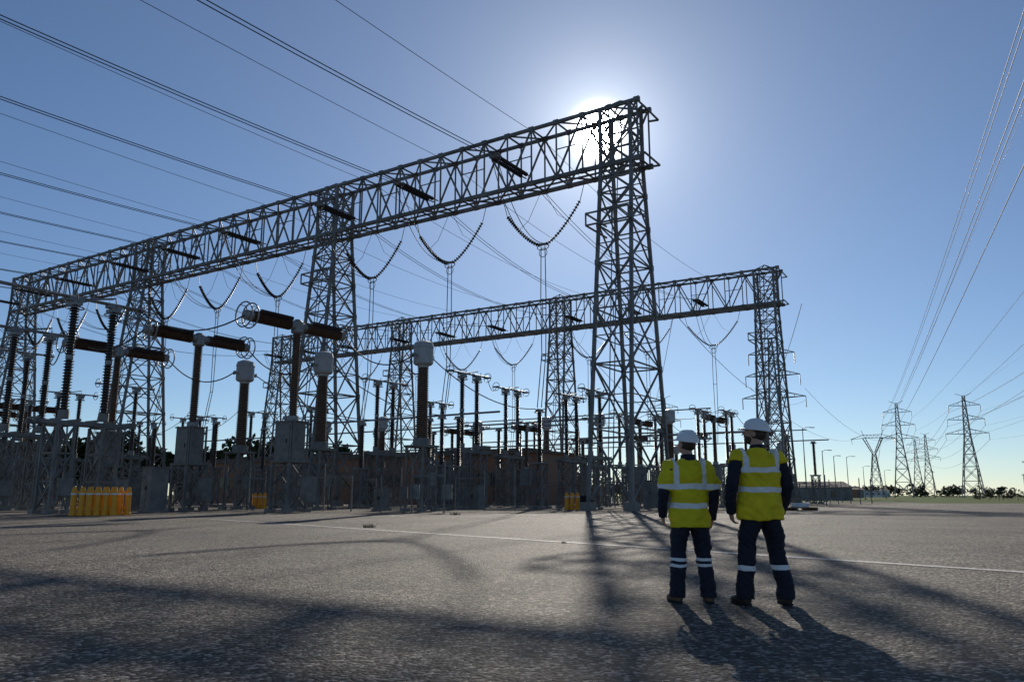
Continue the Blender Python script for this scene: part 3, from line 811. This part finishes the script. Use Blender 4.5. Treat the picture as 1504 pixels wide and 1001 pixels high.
worker((1.86,8.53,.004),R(3),.985,'a')
worker((2.55,8.36,.004),R(8),1.045,'b')

# ------------------------------------------------------------------ light, sky, camera
SAZ,SEL=R(6.69),R(25.4)
sd=Vector((math.sin(SAZ)*math.cos(SEL),math.cos(SAZ)*math.cos(SEL),math.sin(SEL)))
l=bpy.data.lights.new('sun','SUN'); l.energy=4.4; l.angle=R(.5); l.color=(1,.92,.80)
lo=bpy.data.objects.new('sun',l); col.objects.link(lo); lo.rotation_euler=sd.to_track_quat('Z','Y').to_euler(); lo.location=(20,100,80)
w=bpy.data.worlds.new('World'); scene.world=w; w.use_nodes=True; nt=w.node_tree; N=nt.nodes; L=nt.links
bg=N['Background']; bg.inputs['Strength'].default_value=.072
sk=N.new('ShaderNodeTexSky'); sk.sky_type='NISHITA'; sk.sun_disc=False; sk.sun_elevation=SEL; sk.sun_rotation=SAZ; sk.altitude=1500; sk.air_density=1.0; sk.dust_density=.36; sk.ozone_density=2.6
tint=N.new('ShaderNodeMix'); tint.data_type='RGBA'; tint.blend_type='MULTIPLY'; tint.inputs[0].default_value=1; tint.inputs[7].default_value=(.93,1.03,1.13,1)
L.new(sk.outputs['Color'],tint.inputs[6])
tc=N.new('ShaderNodeTexCoord'); dt=N.new('ShaderNodeVectorMath'); dt.operation='DOT_PRODUCT'; dt.inputs[1].default_value=sd
L.new(tc.outputs['Generated'],dt.inputs[0])
ac=N.new('ShaderNodeMath'); ac.operation='ARCCOSINE'; L.new(dt.outputs['Value'],ac.inputs[0])
def expo(k,a,p=1):
    m=N.new('ShaderNodeMath'); m.operation='MULTIPLY'; m.inputs[1].default_value=1/R(k); L.new(ac.outputs[0],m.inputs[0])
    q=N.new('ShaderNodeMath'); q.operation='POWER'; q.inputs[1].default_value=p; L.new(m.outputs[0],q.inputs[0])
    n=N.new('ShaderNodeMath'); n.operation='MULTIPLY'; n.inputs[1].default_value=-1; L.new(q.outputs[0],n.inputs[0])
    x=N.new('ShaderNodeMath'); x.operation='EXPONENT'; L.new(n.outputs[0],x.inputs[0])
    y=N.new('ShaderNodeMath'); y.operation='MULTIPLY'; y.inputs[1].default_value=a; L.new(x.outputs[0],y.inputs[0]); return y.outputs[0]
def addm(a,b):
    s=N.new('ShaderNodeMath'); s.operation='ADD'; L.new(a,s.inputs[0]); L.new(b,s.inputs[1]); return s.outputs[0]
tot=addm(addm(expo(.85,4500,2),expo(2.6,15,1)),expo(14,2.4,1))
vm=N.new('ShaderNodeVectorMath'); vm.operation='SCALE'; vm.inputs[0].default_value=(.98,1.0,1.0); L.new(tot,vm.inputs['Scale'])
va=N.new('ShaderNodeVectorMath'); va.operation='ADD'; L.new(tint.outputs[2],va.inputs[0]); L.new(vm.outputs[0],va.inputs[1])
L.new(va.outputs[0],bg.inputs['Color'])
scene.view_settings.view_transform='Standard'; scene.view_settings.look='None'; scene.view_settings.exposure=0
cd=bpy.data.cameras.new('camera'); cd.sensor_width=36; cd.lens=28; cd.clip_end=20000; cd.clip_start=.05
co=bpy.data.objects.new('camera',cd); col.objects.link(co); co.location=(0,0,1.083); co.rotation_euler=(R(90+10.96),0,0)
scene.camera=co
